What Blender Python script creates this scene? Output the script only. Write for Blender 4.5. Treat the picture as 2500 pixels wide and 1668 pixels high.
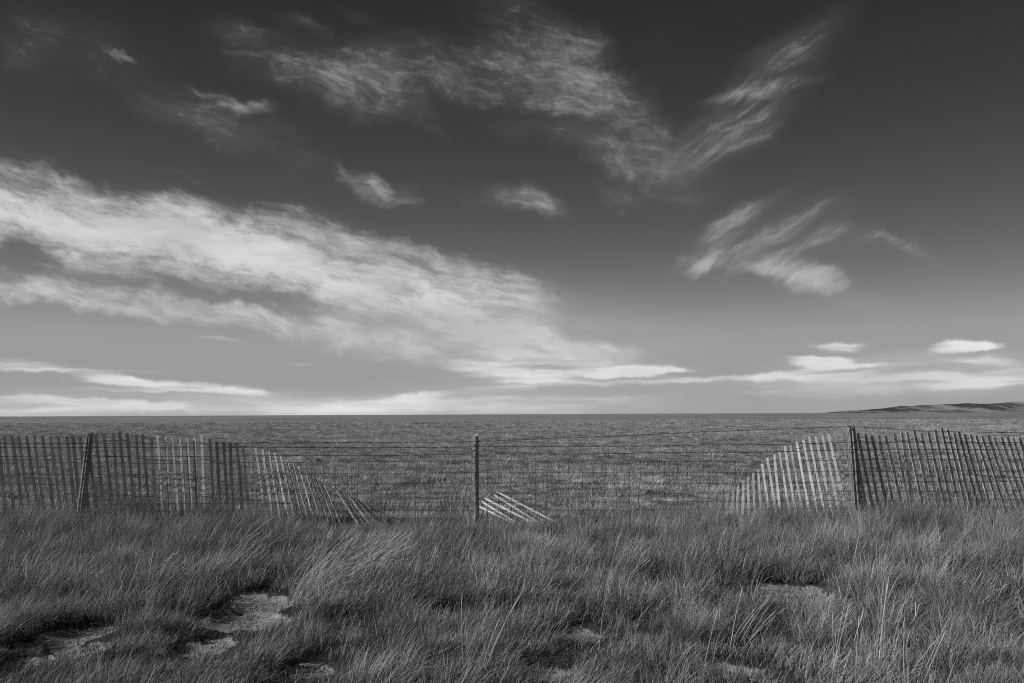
import bpy, math
import numpy as np
from mathutils import Vector, Matrix

R = math.radians
rng = np.random.default_rng(7)
scene = bpy.context.scene
for o in list(bpy.data.objects):
    bpy.data.objects.remove(o)
COL = scene.collection

# ------------------------------------------------------------------ camera
IMW, IMH, FPX = 2500.0, 1668.0, 1944.4          # 28 mm lens on a 36 mm sensor
EYE = 1.47
PITCH = math.atan(177.5 / FPX)
ROLL = 0.0044
cF = Vector((0, math.cos(PITCH), math.sin(PITCH)))
cR0 = Vector((1, 0, 0))
cU0 = Vector((0, -math.sin(PITCH), math.cos(PITCH)))
cR = cR0 * math.cos(ROLL) - cU0 * math.sin(ROLL)
cU = cU0 * math.cos(ROLL) + cR0 * math.sin(ROLL)
cam_data = bpy.data.cameras.new('camera')
cam_data.sensor_width = 36
cam_data.lens = 28
cam_data.clip_start = 0.05
cam_data.clip_end = 40000
cam = bpy.data.objects.new('camera', cam_data)
COL.objects.link(cam)
m = Matrix((cR, cU, -cF)).transposed().to_4x4()
m.translation = (0, 0, EYE)
cam.matrix_world = m
scene.camera = cam


def ray(px, py):
    return cF + cR * ((px - IMW / 2) / FPX) + cU * ((IMH / 2 - py) / FPX)


def at(px, py, Y):
    """the point of the vertical plane y = Y that shows at this pixel"""
    d = ray(px, py)
    t = Y / d.y
    return Vector((d.x * t, Y, EYE + d.z * t))


def on_ground(px, py, z=0.0):
    d = ray(px, py)
    t = (z - EYE) / d.z
    return Vector((d.x * t, d.y * t, z))


# ------------------------------------------------------------------ render settings
scene.render.engine = 'CYCLES'
scene.cycles.max_bounces = 5
scene.cycles.diffuse_bounces = 3
scene.cycles.glossy_bounces = 1
scene.cycles.transmission_bounces = 2
scene.cycles.transparent_max_bounces = 4
scene.cycles.caustics_reflective = False
scene.cycles.caustics_refractive = False
scene.cycles.use_denoising = False
scene.cycles.filter_width = 1.1
scene.view_settings.view_transform = 'Standard'
scene.view_settings.look = 'None'
scene.view_settings.exposure = 0.0
scene.view_settings.gamma = 1.0
scene.view_settings.use_curve_mapping = False

# ------------------------------------------------------------------ sun and sky
SUN_EL, SUN_AZ = R(29), R(10.5)                      # low, from the left and a little towards the viewer
to_sun = Vector((-math.cos(SUN_EL) * math.cos(SUN_AZ), -math.cos(SUN_EL) * math.sin(SUN_AZ), math.sin(SUN_EL)))
sun_data = bpy.data.lights.new('sun', 'SUN')
sun_data.energy = 3.6
sun_data.angle = R(0.53)
sun_data.color = (1.0, 0.995, 0.985)
sun = bpy.data.objects.new('sun', sun_data)
sun.rotation_mode = 'QUATERNION'
sun.rotation_quaternion = to_sun.to_track_quat('Z', 'Y')
COL.objects.link(sun)

world = bpy.data.worlds.new('World')
scene.world = world
world.use_nodes = True
world.cycles.sampling_method = 'MANUAL'
world.cycles.sample_map_resolution = 512
WT = world.node_tree
WT.nodes.clear()


def nd(tree, typ, **kw):
    n = tree.nodes.new(typ)
    for k, v in kw.items():
        setattr(n, k, v)
    return n


def math_node(tree, op, a, b=None, c=None, clamp=False):
    n = nd(tree, 'ShaderNodeMath', operation=op, use_clamp=clamp)
    for i, v in enumerate((a, b, c)):
        if v is None:
            continue
        if isinstance(v, (int, float)):
            n.inputs[i].default_value = v
        else:
            tree.links.new(v, n.inputs[i])
    return n.outputs[0]


def vmath(tree, op, a, b=None, scale=None):
    n = nd(tree, 'ShaderNodeVectorMath', operation=op)
    for i, v in enumerate((a, b)):
        if v is None:
            continue
        if isinstance(v, (tuple, list)):
            n.inputs[i].default_value = v
        else:
            tree.links.new(v, n.inputs[i])
    if scale is not None:
        n.inputs['Scale'].default_value = scale
    return n.outputs['Value'] if op in ('DOT_PRODUCT', 'LENGTH') else n.outputs['Vector']


def maprange(tree, v, a, b, c=0.0, d=1.0, smooth=True):
    n = nd(tree, 'ShaderNodeMapRange', interpolation_type='SMOOTHSTEP' if smooth else 'LINEAR')
    tree.links.new(v, n.inputs['Value'])
    for k, x in zip(('From Min', 'From Max', 'To Min', 'To Max'), (a, b, c, d)):
        if isinstance(x, (int, float)):
            n.inputs[k].default_value = x
        else:
            tree.links.new(x, n.inputs[k])
    return n.outputs['Result']


def noise(tree, vec, scale, detail=6, rough=0.55, dist=0.0, color=False, dims='2D'):
    n = nd(tree, 'ShaderNodeTexNoise', noise_dimensions=dims)
    tree.links.new(vec, n.inputs['Vector'])
    n.inputs['Scale'].default_value = scale
    n.inputs['Detail'].default_value = detail
    n.inputs['Roughness'].default_value = rough
    n.inputs['Distortion'].default_value = dist
    return n.outputs['Color'] if color else n.outputs['Fac']


def mapping(tree, vec, loc=(0, 0, 0), rot=0.0, scale=(1, 1, 1), kind='POINT'):
    n = nd(tree, 'ShaderNodeMapping', vector_type=kind)
    tree.links.new(vec, n.inputs['Vector'])
    n.inputs['Location'].default_value = loc
    n.inputs['Rotation'].default_value = (0, 0, rot)
    n.inputs['Scale'].default_value = scale
    return n.outputs['Vector']


# direction -> (azimuth, tangent of elevation): cylinder coordinates round the viewer
tc = nd(WT, 'ShaderNodeTexCoord')
sep = nd(WT, 'ShaderNodeSeparateXYZ')
WT.links.new(tc.outputs['Generated'], sep.inputs[0])
dx, dy, dz = sep.outputs
az = math_node(WT, 'ARCTAN2', dx, dy)
hor = math_node(WT, 'SQRT', math_node(WT, 'ADD', math_node(WT, 'MULTIPLY', dx, dx), math_node(WT, 'MULTIPLY', dy, dy)))
ele = math_node(WT, 'DIVIDE', dz, math_node(WT, 'MAXIMUM', hor, 0.05))
cmb = nd(WT, 'ShaderNodeCombineXYZ')
WT.links.new(az, cmb.inputs[0])
WT.links.new(ele, cmb.inputs[1])
UV = cmb.outputs[0]


def uv_of(px, py):
    d = ray(px, py)
    return math.atan2(d.x, d.y), d.z / math.hypot(d.x, d.y)


# --- blue sky, seen as a red-filtered black and white film records it
sky = nd(WT, 'ShaderNodeTexSky', sky_type='NISHITA')
sky.sun_disc = False
sky.sun_elevation = SUN_EL
sky.sun_rotation = R(270) - SUN_AZ
sky.altitude = 1500
sky.air_density = 1.0
sky.dust_density = 0.6
sky.ozone_density = 1.0
# (even from side to side, as a polarising and red filtered frame is: looked up a quarter turn from the sun)
skydir = nd(WT, 'ShaderNodeCombineXYZ')
WT.links.new(hor, skydir.inputs[1])
WT.links.new(math_node(WT, 'MAXIMUM', dz, 0.0), skydir.inputs[2])
WT.links.new(skydir.outputs[0], sky.inputs['Vector'])
srgb = nd(WT, 'ShaderNodeSeparateColor')
WT.links.new(sky.outputs[0], srgb.inputs[0])
SKY_POW, SKY_GAIN = 2.0, 0.375
red = math_node(WT, 'MULTIPLY', math_node(WT, 'POWER', srgb.outputs[0], SKY_POW), SKY_GAIN)
red_n = nd(WT, 'ShaderNodeMath', operation='SMOOTH_MIN')     # the film's shoulder near the bright horizon
WT.links.new(red, red_n.inputs[0])
red_n.inputs[1].default_value = 4.1
red_n.inputs[2].default_value = 2.0
red = red_n.outputs[0]
bg_sky = nd(WT, 'ShaderNodeBackground')
WT.links.new(red, bg_sky.inputs['Color'])
bg_sky.inputs['Strength'].default_value = 0.08

# --- clouds: soft lobes at their bearings, torn up by streaked noise
warp_c = noise(WT, UV, 7.0, 4, 0.5, color=True)
warp = vmath(WT, 'SUBTRACT', warp_c, (0.5, 0.5, 0.5))


warp_f = vmath(WT, 'SUBTRACT', noise(WT, UV, 34.0, 6, 0.6, color=True), (0.5, 0.5, 0.5))


def warped(amount_x, amount_y, fine_x=0.0, fine_y=0.0):
    v = vmath(WT, 'ADD', UV, vmath(WT, 'MULTIPLY', warp, (amount_x, amount_y, 0)))
    if fine_x:
        v = vmath(WT, 'ADD', v, vmath(WT, 'MULTIPLY', warp_f, (fine_x, fine_y, 0)))
    return v


def lobes(vec, items):
    """sum of soft ellipses; each (px, py, half length, half width, slope in degrees down to the right, weight).
    The running sum rides along in Z, so that the shader works through one lobe after the other."""
    sp = nd(WT, 'ShaderNodeSeparateXYZ')
    WT.links.new(vec, sp.inputs[0])
    acc, state = None, vec
    for (px, py, a, b, ang, w) in items:
        c, s = math.cos(R(ang)), math.sin(R(ang))
        u0, v0 = uv_of(px, py)
        u1, v1 = uv_of(px + c * a, py + s * a)
        u2, v2 = uv_of(px - s * b, py + c * b)
        la, lb = math.hypot(u1 - u0, v1 - v0), math.hypot(u2 - u0, v2 - v0)
        q = mapping(WT, state, (u0, v0, 0), math.atan2(v1 - v0, u1 - u0), (la, lb, 1e5), 'TEXTURE')
        e = math_node(WT, 'MULTIPLY_ADD', vmath(WT, 'DOT_PRODUCT', q, q), -0.42, 1.0, clamp=True)
        e = math_node(WT, 'MULTIPLY', e, e)
        acc = math_node(WT, 'MULTIPLY_ADD', e, w, acc if acc is not None else 0.0)
        cb = nd(WT, 'ShaderNodeCombineXYZ')
        WT.links.new(sp.outputs[0], cb.inputs[0])
        WT.links.new(sp.outputs[1], cb.inputs[1])
        WT.links.new(acc, cb.inputs[2])
        state = cb.outputs[0]
    return acc


def streaks(vec, ang, sx, sy, rough=0.6, detail=8, loc=(0, 0, 0), dist=0.3):
    v = mapping(WT, vec, loc, R(ang), (1, 1, 1))
    v = mapping(WT, v, (0, 0, 0), 0, (sx, sy, 1))
    return noise(WT, v, 1.0, detail, rough, dist)


def cover(mask, n, c, soft, op, veil=0.0):
    """noise eroded by the mask: full where the mask is strong, wisps where it is weak"""
    nn = maprange(WT, n, 0.27, 0.73, smooth=False)
    s = math_node(WT, 'SUBTRACT', math_node(WT, 'MULTIPLY_ADD', mask, c, nn), 1.0)
    s = maprange(WT, s, 0.0, soft, 0.0, op)
    if veil:
        s = math_node(WT, 'MULTIPLY_ADD', maprange(WT, mask, 0.05, 1.0), veil, s)
    return s


def screen(a, b):
    return math_node(WT, 'SUBTRACT', math_node(WT, 'ADD', a, b), math_node(WT, 'MULTIPLY', a, b))


# big bank sloping down from the left
w1m = warped(0.09, 0.05, 0.022, 0.016)
w1 = warped(0.05, 0.03)
m1 = lobes(w1m, [
    (-80, 520, 420, 110, 6, 0.95), (260, 530, 330, 100, 12, 0.8), (330, 620, 420, 80, 8, 0.8), (640, 560, 260, 85, 6, 0.85),
    (800, 640, 430, 85, 10, 0.9), (1060, 655, 280, 60, 14, 0.5), (950, 720, 420, 55, 12, 0.6), (1180, 690, 190, 28, 20, 0.3),
    (90, 710, 330, 38, 8, 0.95), (430, 760, 300, 38, 9, 0.75), (760, 810, 300, 52, 14, 0.7), (1060, 850, 330, 52, 8, 0.75),
    (1360, 860, 240, 40, 8, 0.5), (1200, 800, 330, 55, 12, 0.6), (1400, 835, 200, 30, 8, 0.5), (1330, 770, 280, 60, 13, 0.27), (1480, 855, 200, 26, 5, 0.5), (1290, 690, 170, 30, 22, 0.2),
    (60, 615, 110, 30, 10, -0.8), (500, 715, 130, 15, 14, -0.55), (700, 748, 130, 20, 8, -0.6),
    (700, 720, 420, 75, 13, 0.25), (1010, 790, 420, 95, 12, 0.42), (60, 690, 260, 30, 8, 0.2), (900, 700, 110, 18, 12, -0.3), (760, 600, 110, 26, 10, -0.3), (540, 520, 70, 22, 10, -0.3), (1000, 655, 130, 18, 8, -0.35), (330, 470, 90, 20, 15, -0.25), (620, 870, 160, 22, 20, -0.4)])
n1 = streaks(w1, 9, 10, 30, 0.66, 9)
n1b = streaks(w1, 14, 38, 105, 0.7, 7, loc=(3.1, 1.7, 0))
nn1 = math_node(WT, 'ADD', math_node(WT, 'MULTIPLY', n1, 0.6), math_node(WT, 'MULTIPLY', n1b, 0.4))
m1c = math_node(WT, 'DIVIDE', m1, math_node(WT, 'MULTIPLY_ADD', math_node(WT, 'MAXIMUM', m1, 0.0), 0.38, 1.0))   # overlaps do not pile up
d1 = cover(m1c, nn1, 1.5, 1.35, 1.0, 0.05)
rip1 = maprange(WT, streaks(w1, 10, 13, 52, 0.68, 8, loc=(4.4, 0.8, 0)), 0.34, 0.62, 0.56, 1.0)
d1 = math_node(WT, 'MULTIPLY', d1, screen(rip1, maprange(WT, d1, 0.62, 1.0, 0.0, 0.75)))
# thin high cirrus over the middle
w2m = warped(0.09, 0.06, 0.030, 0.022)
w2 = warped(0.055, 0.04)
m2 = lobes(w2m, [
    (760, 190, 158, 67, 10, 0.50), (860, 235, 183, 49, 12, 0.68), (980, 190, 195, 49, 8, 0.63), (1080, 150, 134, 55, 15, 0.54),
    (1150, 215, 122, 30, 12, 0.36), (1270, 60, 134, 85, 35, 0.45), (1390, 95, 97, 49, 10, 0.68), (1290, 170, 158, 85, 25, 0.50),
    (1460, 200, 134, 61, 25, 0.85), (1350, 235, 109, 37, 15, 0.63), (1480, 270, 134, 49, 30, 0.45), (1560, 350, 158, 61, 20, 0.54),
    (1650, 420, 122, 55, 25, 0.77), (1500, 395, 109, 37, 25, 0.45), (1360, 340, 134, 49, 15, 0.32), (1500, 462, 91, 20, 14, 0.72),
    (1515, 497, 26, 11, 10, 0.50), (1700, 330, 97, 37, -20, 0.32),
    (610, 85, 97, 24, 14, 0.45), (750, 75, 61, 17, 22, 0.50), (870, 30, 85, 20, 18, 0.36), (610, 135, 54, 10, 15, 0.36),
    (608, 267, 62, 19, 6, 1.3), (540, 233, 48, 13, 16, 0.54), (440, 255, 231, 73, 22, 0.43), (580, 330, 195, 55, 20, 0.43),
    (900, 200, 366, 134, 10, 0.27), (1330, 170, 317, 159, 28, 0.27), (1560, 400, 268, 110, 22, 0.25), (760, 110, 292, 73, 12, 0.18), (282, 147, 48, 10, 20, 0.90), (150, 110, 207, 85, 10, 0.43), (50, 95, 85, 49, -10, 0.39), (430, 425, 73, 10, 10, 0.45),
    (50, 388, 61, 12, 15, 0.36), (1030, 300, 73, 32, 12, 0.32),
    (915, 450, 92, 30, 25, 1.9), (1005, 495, 31, 11, 15, 0.54), (850, 420, 48, 17, 35, 0.45),
    (1285, 490, 80, 36, 14, 1.4), (1180, 470, 97, 49, 0, 0.41), (760, 395, 73, 27, -15, 0.27)])
n2 = streaks(w2, 12, 17, 44, 0.70, 9, loc=(5.3, 2.2, 0))
n2b = streaks(w2, 20, 60, 130, 0.72, 7, loc=(1.3, 7.7, 0))
nn2 = math_node(WT, 'ADD', math_node(WT, 'MULTIPLY', n2, 0.58), math_node(WT, 'MULTIPLY', n2b, 0.42))
m2c = math_node(WT, 'DIVIDE', m2, math_node(WT, 'MULTIPLY_ADD', math_node(WT, 'MAXIMUM', m2, 0.0), 0.35, 1.0))
d2 = cover(m2c, nn2, 1.05, 1.45, 0.70, 0.10)
d2 = math_node(WT, 'MULTIPLY', d2, maprange(WT, streaks(w2, 12, 11, 26, 0.6, 5, loc=(4.4, 8.8, 0)), 0.36, 0.66, 0.40, 1.0))
# fans of ice rising to the right
w3m = warped(0.06, 0.04, 0.018, 0.014)
w3 = warped(0.045, 0.03)
m3 = lobes(w3m, [
    (1830, 250, 300, 80, -41, 0.50), (1900, 150, 230, 60, -38, 0.28), (1840, 228, 170, 17, -13, 0.52), (1720, 372, 170, 52, -32, 0.42), (1860, 300, 200, 50, -34, 0.26),
    (1770, 250, 100, 20, -12, 0.25), (1590, 100, 104, 32, -15, 0.22), (2010, 90, 120, 50, -40, 0.22),
    (1870, 580, 240, 105, -24, 0.42), (1768, 588, 130, 34, -46, 0.55), (1835, 515, 150, 22, -33, 0.48), (1690, 655, 84, 28, -14, 0.7), (1780, 640, 120, 26, -24, 0.45),
    (1875, 608, 160, 24, -34, 0.42), (1970, 545, 220, 46, -24, 0.32), (1925, 632, 160, 20, -24, 0.55), (2040, 595, 170, 52, -14, 0.26), (1850, 668, 120, 20, 4, 0.5),
    (1965, 678, 100, 44, 6, 1.8), (2010, 692, 74, 34, 12, 1.2),
    (2080, 745, 140, 34, 5, 0.6), (2130, 585, 150, 30, 3, 0.36), (2215, 600, 70, 18, 36, 0.38), (2265, 622, 80, 26, 10, 0.3),
    (1750, 785, 66, 13, 20, 0.34), (2400, 688, 55, 8, 2, 0.5)])
n3 = streaks(w3, -30, 8, 52, 0.68, 9, loc=(8.3, 4.2, 0))
n3b = streaks(w3, -34, 30, 130, 0.70, 7, loc=(2.9, 3.3, 0))
nn3 = math_node(WT, 'ADD', math_node(WT, 'MULTIPLY', n3, 0.6), math_node(WT, 'MULTIPLY', n3b, 0.4))
m3c = math_node(WT, 'DIVIDE', m3, math_node(WT, 'MULTIPLY_ADD', math_node(WT, 'MAXIMUM', m3, 0.0), 0.25, 1.0))
d3 = cover(m3c, nn3, 1.05, 1.40, 0.84, 0.10)
d3 = math_node(WT, 'MULTIPLY', d3, maprange(WT, streaks(w3, -30, 9, 34, 0.6, 5, loc=(4.1, 1.8, 0)), 0.36, 0.66, 0.5, 1.0))
# low layers and lens clouds near the horizon
w4 = warped(0.035, 0.010, 0.020, 0.008)
m4 = lobes(w4, [
    (2045, 848, 78, 13, 1, 1.35), (2335, 850, 100, 17, -3, 1.4), (2360, 838, 70, 12, 4, 0.7), (1985, 880, 90, 16, 1, 1.2), (2060, 888, 110, 15, 2, 0.9), (1990, 910, 150, 16, -3, 1.1),
    (2390, 876, 100, 13, 0, 1.15), (2480, 895, 120, 16, 2, 0.8), (2260, 922, 330, 17, -1, 0.85), (2050, 944, 330, 15, -2, 0.72), (2200, 893, 110, 10, -4, 0.6), (2420, 925, 200, 20, 0, 0.6),
    (2350, 943, 110, 10, -3, 1.05), (2150, 962, 270, 12, -2, 0.6), (1750, 925, 190, 10, -2, 0.75), (1640, 904, 70, 6, 2, 0.65), (1870, 912, 110, 8, -6, 0.6),
    (1420, 918, 270, 20, -3, 1.05), (1560, 905, 90, 14, -4, 0.9), (1230, 908, 130, 20, 7, 0.8), (1150, 890, 170, 16, 4, 0.55), (1340, 880, 240, 26, 4, 0.55), (1000, 905, 80, 10, -6, 0.5),
    (60, 890, 170, 20, 6, 0.95), (260, 908, 260, 8, 2, 0.45), (230, 930, 100, 17, 2, 0.9), (330, 936, 130, 14, 3, 0.6), (460, 948, 200, 17, 5, 0.95), (590, 957, 90, 12, 3, 0.6), (730, 888, 50, 6, 2, 0.6),
    (80, 974, 150, 13, 3, 0.95), (330, 988, 200, 13, 2, 0.9), (150, 1000, 500, 13, 1, 0.6), (700, 984, 300, 14, 0, 0.62), (1010, 966, 70, 11, -4, 0.95), (980, 986, 240, 15, -3, 0.75), (800, 1004, 700, 12, 0, 0.55),
    (1250, 985, 340, 26, 0, 0.42), (1300, 945, 500, 12, -2, 0.5), (1560, 968, 380, 9, -1, 0.42), (1050, 925, 260, 8, -3, 0.42), (1480, 885, 240, 16, 2, 0.5), (300, 955, 300, 6, 1, 0.5), (1120, 960, 200, 10, -4, 0.4), (530, 828, 66, 8, 8, 0.75), (760, 832, 40, 5, 0, 0.35), (600, 905, 260, 6, 1, 0.3),
    (2130, 880, 100, 6, -4, -0.8), (2090, 903, 100, 5, -4, -0.7), (1290, 911, 60, 5, 0, -0.5), (2330, 868, 110, 5, -6, -0.7), (2280, 935, 200, 4, -2, -0.5)])
n4 = streaks(w4, 1, 7, 90, 0.66, loc=(4.4, 9.2, 0))
d4 = cover(m4, n4, 1.2, 1.25, 0.9, 0.1)
# scattered cirrus over the part of the sky behind the viewer, as the visible half implies
rear = maprange(WT, math_node(WT, 'ABSOLUTE', az), 0.85, 1.5)
n5 = streaks(UV, -10, 3.2, 9, 0.6, loc=(0.7, 0.2, 0))
d5 = math_node(WT, 'MULTIPLY', rear, maprange(WT, n5, 0.5, 0.8, 0.0, 0.55))
# pale haze along the horizon, deepest on the left
m6 = lobes(w4, [(350, 1005, 900, 46, 0, 0.75), (1250, 985, 420, 60, -2, 0.4), (900, 1000, 500, 26, 0, 0.35), (1250, 800, 420, 120, 10, 0.22), (2200, 918, 400, 48, -2, 0.85)])
d6 = math_node(WT, 'MULTIPLY', m6, maprange(WT, streaks(w4, 0, 5, 50, 0.6, 5), 0.3, 0.7, 0.4, 0.95))
hz = math_node(WT, 'MULTIPLY', maprange(WT, ele, 0.0, 0.05, 1.0, 0.0), 0.12)


D = screen(screen(screen(d1, d2), screen(d3, d4)), screen(d5, screen(hz, d6)))
tone = maprange(WT, noise(WT, mapping(WT, w1, (2, 5, 0), 0, (4, 16, 1)), 1.0, 5, 0.6), 0.3, 0.7, 0.52, 0.68)
tone = math_node(WT, 'ADD', tone, math_node(WT, 'MULTIPLY', d4, 0.10))
bg_cloud = nd(WT, 'ShaderNodeBackground')
WT.links.new(tone, bg_cloud.inputs['Color'])
bg_cloud.inputs['Strength'].default_value = 1.0
mixw = nd(WT, 'ShaderNodeMixShader')
WT.links.new(D, mixw.inputs[0])
WT.links.new(bg_sky.outputs[0], mixw.inputs[1])
WT.links.new(bg_cloud.outputs[0], mixw.inputs[2])
outw = nd(WT, 'ShaderNodeOutputWorld')
WT.links.new(mixw.outputs[0], outw.inputs['Surface'])
# ------------------------------------------------------------------ helpers
def tag(o, label=None, cat=None, group=None, kind=None):
    for k, v in (('label', label), ('category', cat), ('group', group), ('kind', kind)):
        if v:
            o[k] = v
    return o


def link(o, parent=None):
    COL.objects.link(o)
    if parent is not None:
        o.parent = parent
        o.matrix_parent_inverse = parent.matrix_world.inverted()
    return o


def empty(name, loc):
    o = bpy.data.objects.new(name, None)
    o.empty_display_size = 0.2
    o.matrix_world = Matrix.Translation(loc)
    COL.objects.link(o)
    return o


def mesh_from(name, V, faces, mat, smooth=True):
    me = bpy.data.meshes.new(name)
    me.from_pydata([tuple(v) for v in V], [], faces)
    me.materials.append(mat)
    if smooth:
        me.polygons.foreach_set('use_smooth', [True] * len(me.polygons))
    me.update()
    return me


def big_mesh(name, V, loops, starts, mat, attrs=None, smooth=True):
    """mesh straight from arrays; attrs = {name: one float per vertex}"""
    me = bpy.data.meshes.new(name)
    me.vertices.add(len(V))
    me.vertices.foreach_set('co', np.ascontiguousarray(V, dtype=np.float32).ravel())
    me.loops.add(len(loops))
    me.loops.foreach_set('vertex_index', np.ascontiguousarray(loops, dtype=np.int32))
    me.polygons.add(len(starts))
    me.polygons.foreach_set('loop_start', np.ascontiguousarray(starts, dtype=np.int32))
    me.polygons.foreach_set('use_smooth', np.full(len(starts), smooth))
    for k, v in (attrs or {}).items():
        a = me.attributes.new(k, 'FLOAT', 'POINT')
        a.data.foreach_set('value', np.ascontiguousarray(v, dtype=np.float32))
    me.update(calc_edges=True)
    me.materials.append(mat)
    return me


PERM = np.random.default_rng(3).permutation(4096)
GRAD = np.random.default_rng(4).uniform(0, 2 * np.pi, 4096)


def gnoise(x, y, seed=0):
    """gradient noise, about -1 to 1"""
    x = np.asarray(x, dtype=np.float64)
    y = np.asarray(y, dtype=np.float64)
    xi = np.floor(x).astype(np.int64)
    yi = np.floor(y).astype(np.int64)
    fx, fy = x - xi, y - yi
    ux = fx * fx * fx * (fx * (fx * 6 - 15) + 10)
    uy = fy * fy * fy * (fy * (fy * 6 - 15) + 10)

    def g(ix, iy, dx, dy):
        h = PERM[(ix + PERM[(iy + seed * 131) & 4095]) & 4095]
        return np.cos(GRAD[h]) * dx + np.sin(GRAD[h]) * dy
    a, b = g(xi, yi, fx, fy), g(xi + 1, yi, fx - 1, fy)
    c, d = g(xi, yi + 1, fx, fy - 1), g(xi + 1, yi + 1, fx - 1, fy - 1)
    return ((a + (b - a) * ux) * (1 - uy) + (c + (d - c) * ux) * uy) * 1.6


def fbm(x, y, octaves=4, seed=0, gain=0.5):
    s, amp, tot = 0.0, 1.0, 0.0
    for i in range(octaves):
        s = s + amp * gnoise(np.asarray(x) * 2.03 ** i + 17.3 * i, np.asarray(y) * 2.03 ** i - 9.1 * i, seed + i)
        tot += amp
        amp *= gain
    return s / tot


def sstep(a, b, x):
    t = np.clip((np.asarray(x, dtype=np.float64) - a) / (b - a), 0, 1)
    return t * t * (3 - 2 * t)


# ------------------------------------------------------------------ terrain functions
FENCE_Y = 10.3

# patches of bare sandy soil in the verge: centre, half width, half depth in metres
BARE = []
for (px, py, hw, hh) in [(605, 1462, 62, 16), (585, 1512, 92, 22), (640, 1480, 45, 22), (190, 1540, 76, 24), (200, 1578, 60, 14),
                         (35, 1622, 60, 26), (490, 1576, 60, 24), (756, 1632, 58, 18), (1890, 1432, 105, 12), (1960, 1444, 55, 11),
                         (1415, 1542, 42, 15), (1330, 1632, 66, 20), (1780, 1622, 62, 18), (1850, 1648, 50, 9), (860, 1545, 45, 10),
                         (1100, 1500, 60, 7), (60, 1570, 40, 10)]:
    c = on_ground(px, py)
    e = on_ground(px + hw, py)
    n = on_ground(px, py - hh)
    f = on_ground(px, py + hh)
    BARE.append((c.x, c.y, abs(e.x - c.x), max(0.06, abs(n.y - f.y) / 2)))


def bare_at(x, y):
    x = np.asarray(x, dtype=np.float64)
    y = np.asarray(y, dtype=np.float64)
    wx = x + 0.16 * fbm(x * 3.1, y * 3.1, 4, 40, 0.65)
    wy = y + 0.20 * fbm(x * 3.1 + 50, y * 3.1, 4, 41, 0.65)
    b = np.zeros_like(x)
    for (cx, cy, a, d) in BARE:
        q = ((wx - cx) / a) ** 2 + ((wy - cy) / d) ** 2
        b = np.maximum(b, 1 - sstep(0.75, 1.9, q))
    return b


def height(x, y):
    x = np.asarray(x, dtype=np.float64)
    y = np.asarray(y, dtype=np.float64)
    d = np.hypot(x, y)
    near = 1 - sstep(20, 45, d)
    h = near * 0.035 * fbm(x / 0.9, y / 0.9, 3, 1) + near * 0.012 * fbm(x / 0.22, y / 0.22, 2, 2)
    hum = sstep(10.7, 12.5, y) * (1 - sstep(90, 200, d))
    h = h + hum * (1 - sstep(22, 40, d)) * 0.05 * fbm(x / 0.55, y / 0.75, 3, 9) + hum * 0.04 * fbm(x / 2.6, y / 2.2, 2, 10)
    h = h + 0.05 * fbm(x / 9, y / 9, 3, 5) * sstep(11, 30, d) * (1 - sstep(150, 500, d))
    h = h + 0.22 * fbm(x / 60, y / 60, 3, 6) * sstep(30, 200, d)
    h = h + 2.4 * fbm(x / 420, y / 900, 4, 8) * sstep(300, 2500, d)
    h = h - 0.05 * bare_at(x, y)
    return h


# ------------------------------------------------------------------ materials (grey, as the black and white photograph)
def grey(v):
    return (v, v, v, 1)


def new_mat(name, rough=0.9, spec=0.2):
    mt = bpy.data.materials.new(name)
    mt.use_nodes = True
    t = mt.node_tree
    b = t.nodes['Principled BSDF']
    b.inputs['Roughness'].default_value = rough
    b.inputs['Specular IOR Level'].default_value = spec
    return mt, t, b


def attr(t, name, kind='GEOMETRY'):
    n = nd(t, 'ShaderNodeAttribute', attribute_type=kind)
    n.attribute_name = name
    return n.outputs['Fac']


def to_color(t, fac, lo, hi):
    n = nd(t, 'ShaderNodeMapRange')
    t.links.new(fac, n.inputs['Value'])
    n.inputs['To Min'].default_value = lo
    n.inputs['To Max'].default_value = hi
    return n.outputs['Result']


def pos(t):
    return nd(t, 'ShaderNodeNewGeometry').outputs['Position']


def bump(t, b, h, dist, strength=1.0):
    n = nd(t, 'ShaderNodeBump')
    n.inputs['Strength'].default_value = strength
    n.inputs['Distance'].default_value = dist
    t.links.new(h, n.inputs['Height'])
    t.links.new(n.outputs[0], b.inputs['Normal'])
    return n


# grass blade: per-blade shade, a little light through the leaf
def blade_material(name, lo, hi, patch=0.25):
    mt, t, b = new_mat(name, 0.55, 0.25)
    v = to_color(t, attr(t, 'shade'), lo, hi)
    pn = noise(t, pos(t), 0.9, 4, 0.6, dims='3D')
    v = math_node(t, 'MULTIPLY', v, maprange(t, pn, 0.3, 0.7, 1 - patch, 1 + patch))
    t.links.new(v, b.inputs['Base Color'])
    tr = nd(t, 'ShaderNodeBsdfTranslucent')
    t.links.new(v, tr.inputs['Color'])
    mx = nd(t, 'ShaderNodeMixShader')
    mx.inputs[0].default_value = 0.18
    t.links.new(b.outputs[0], mx.inputs[1])
    t.links.new(tr.outputs[0], mx.inputs[2])
    t.links.new(mx.outputs[0], t.nodes['Material Output'].inputs['Surface'])
    return mt


MAT_BLADE = blade_material('verge_grass_blades', 0.04, 0.56)
MAT_STALK = blade_material('pale_dry_stalks', 0.36, 0.74, 0.05)


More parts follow.
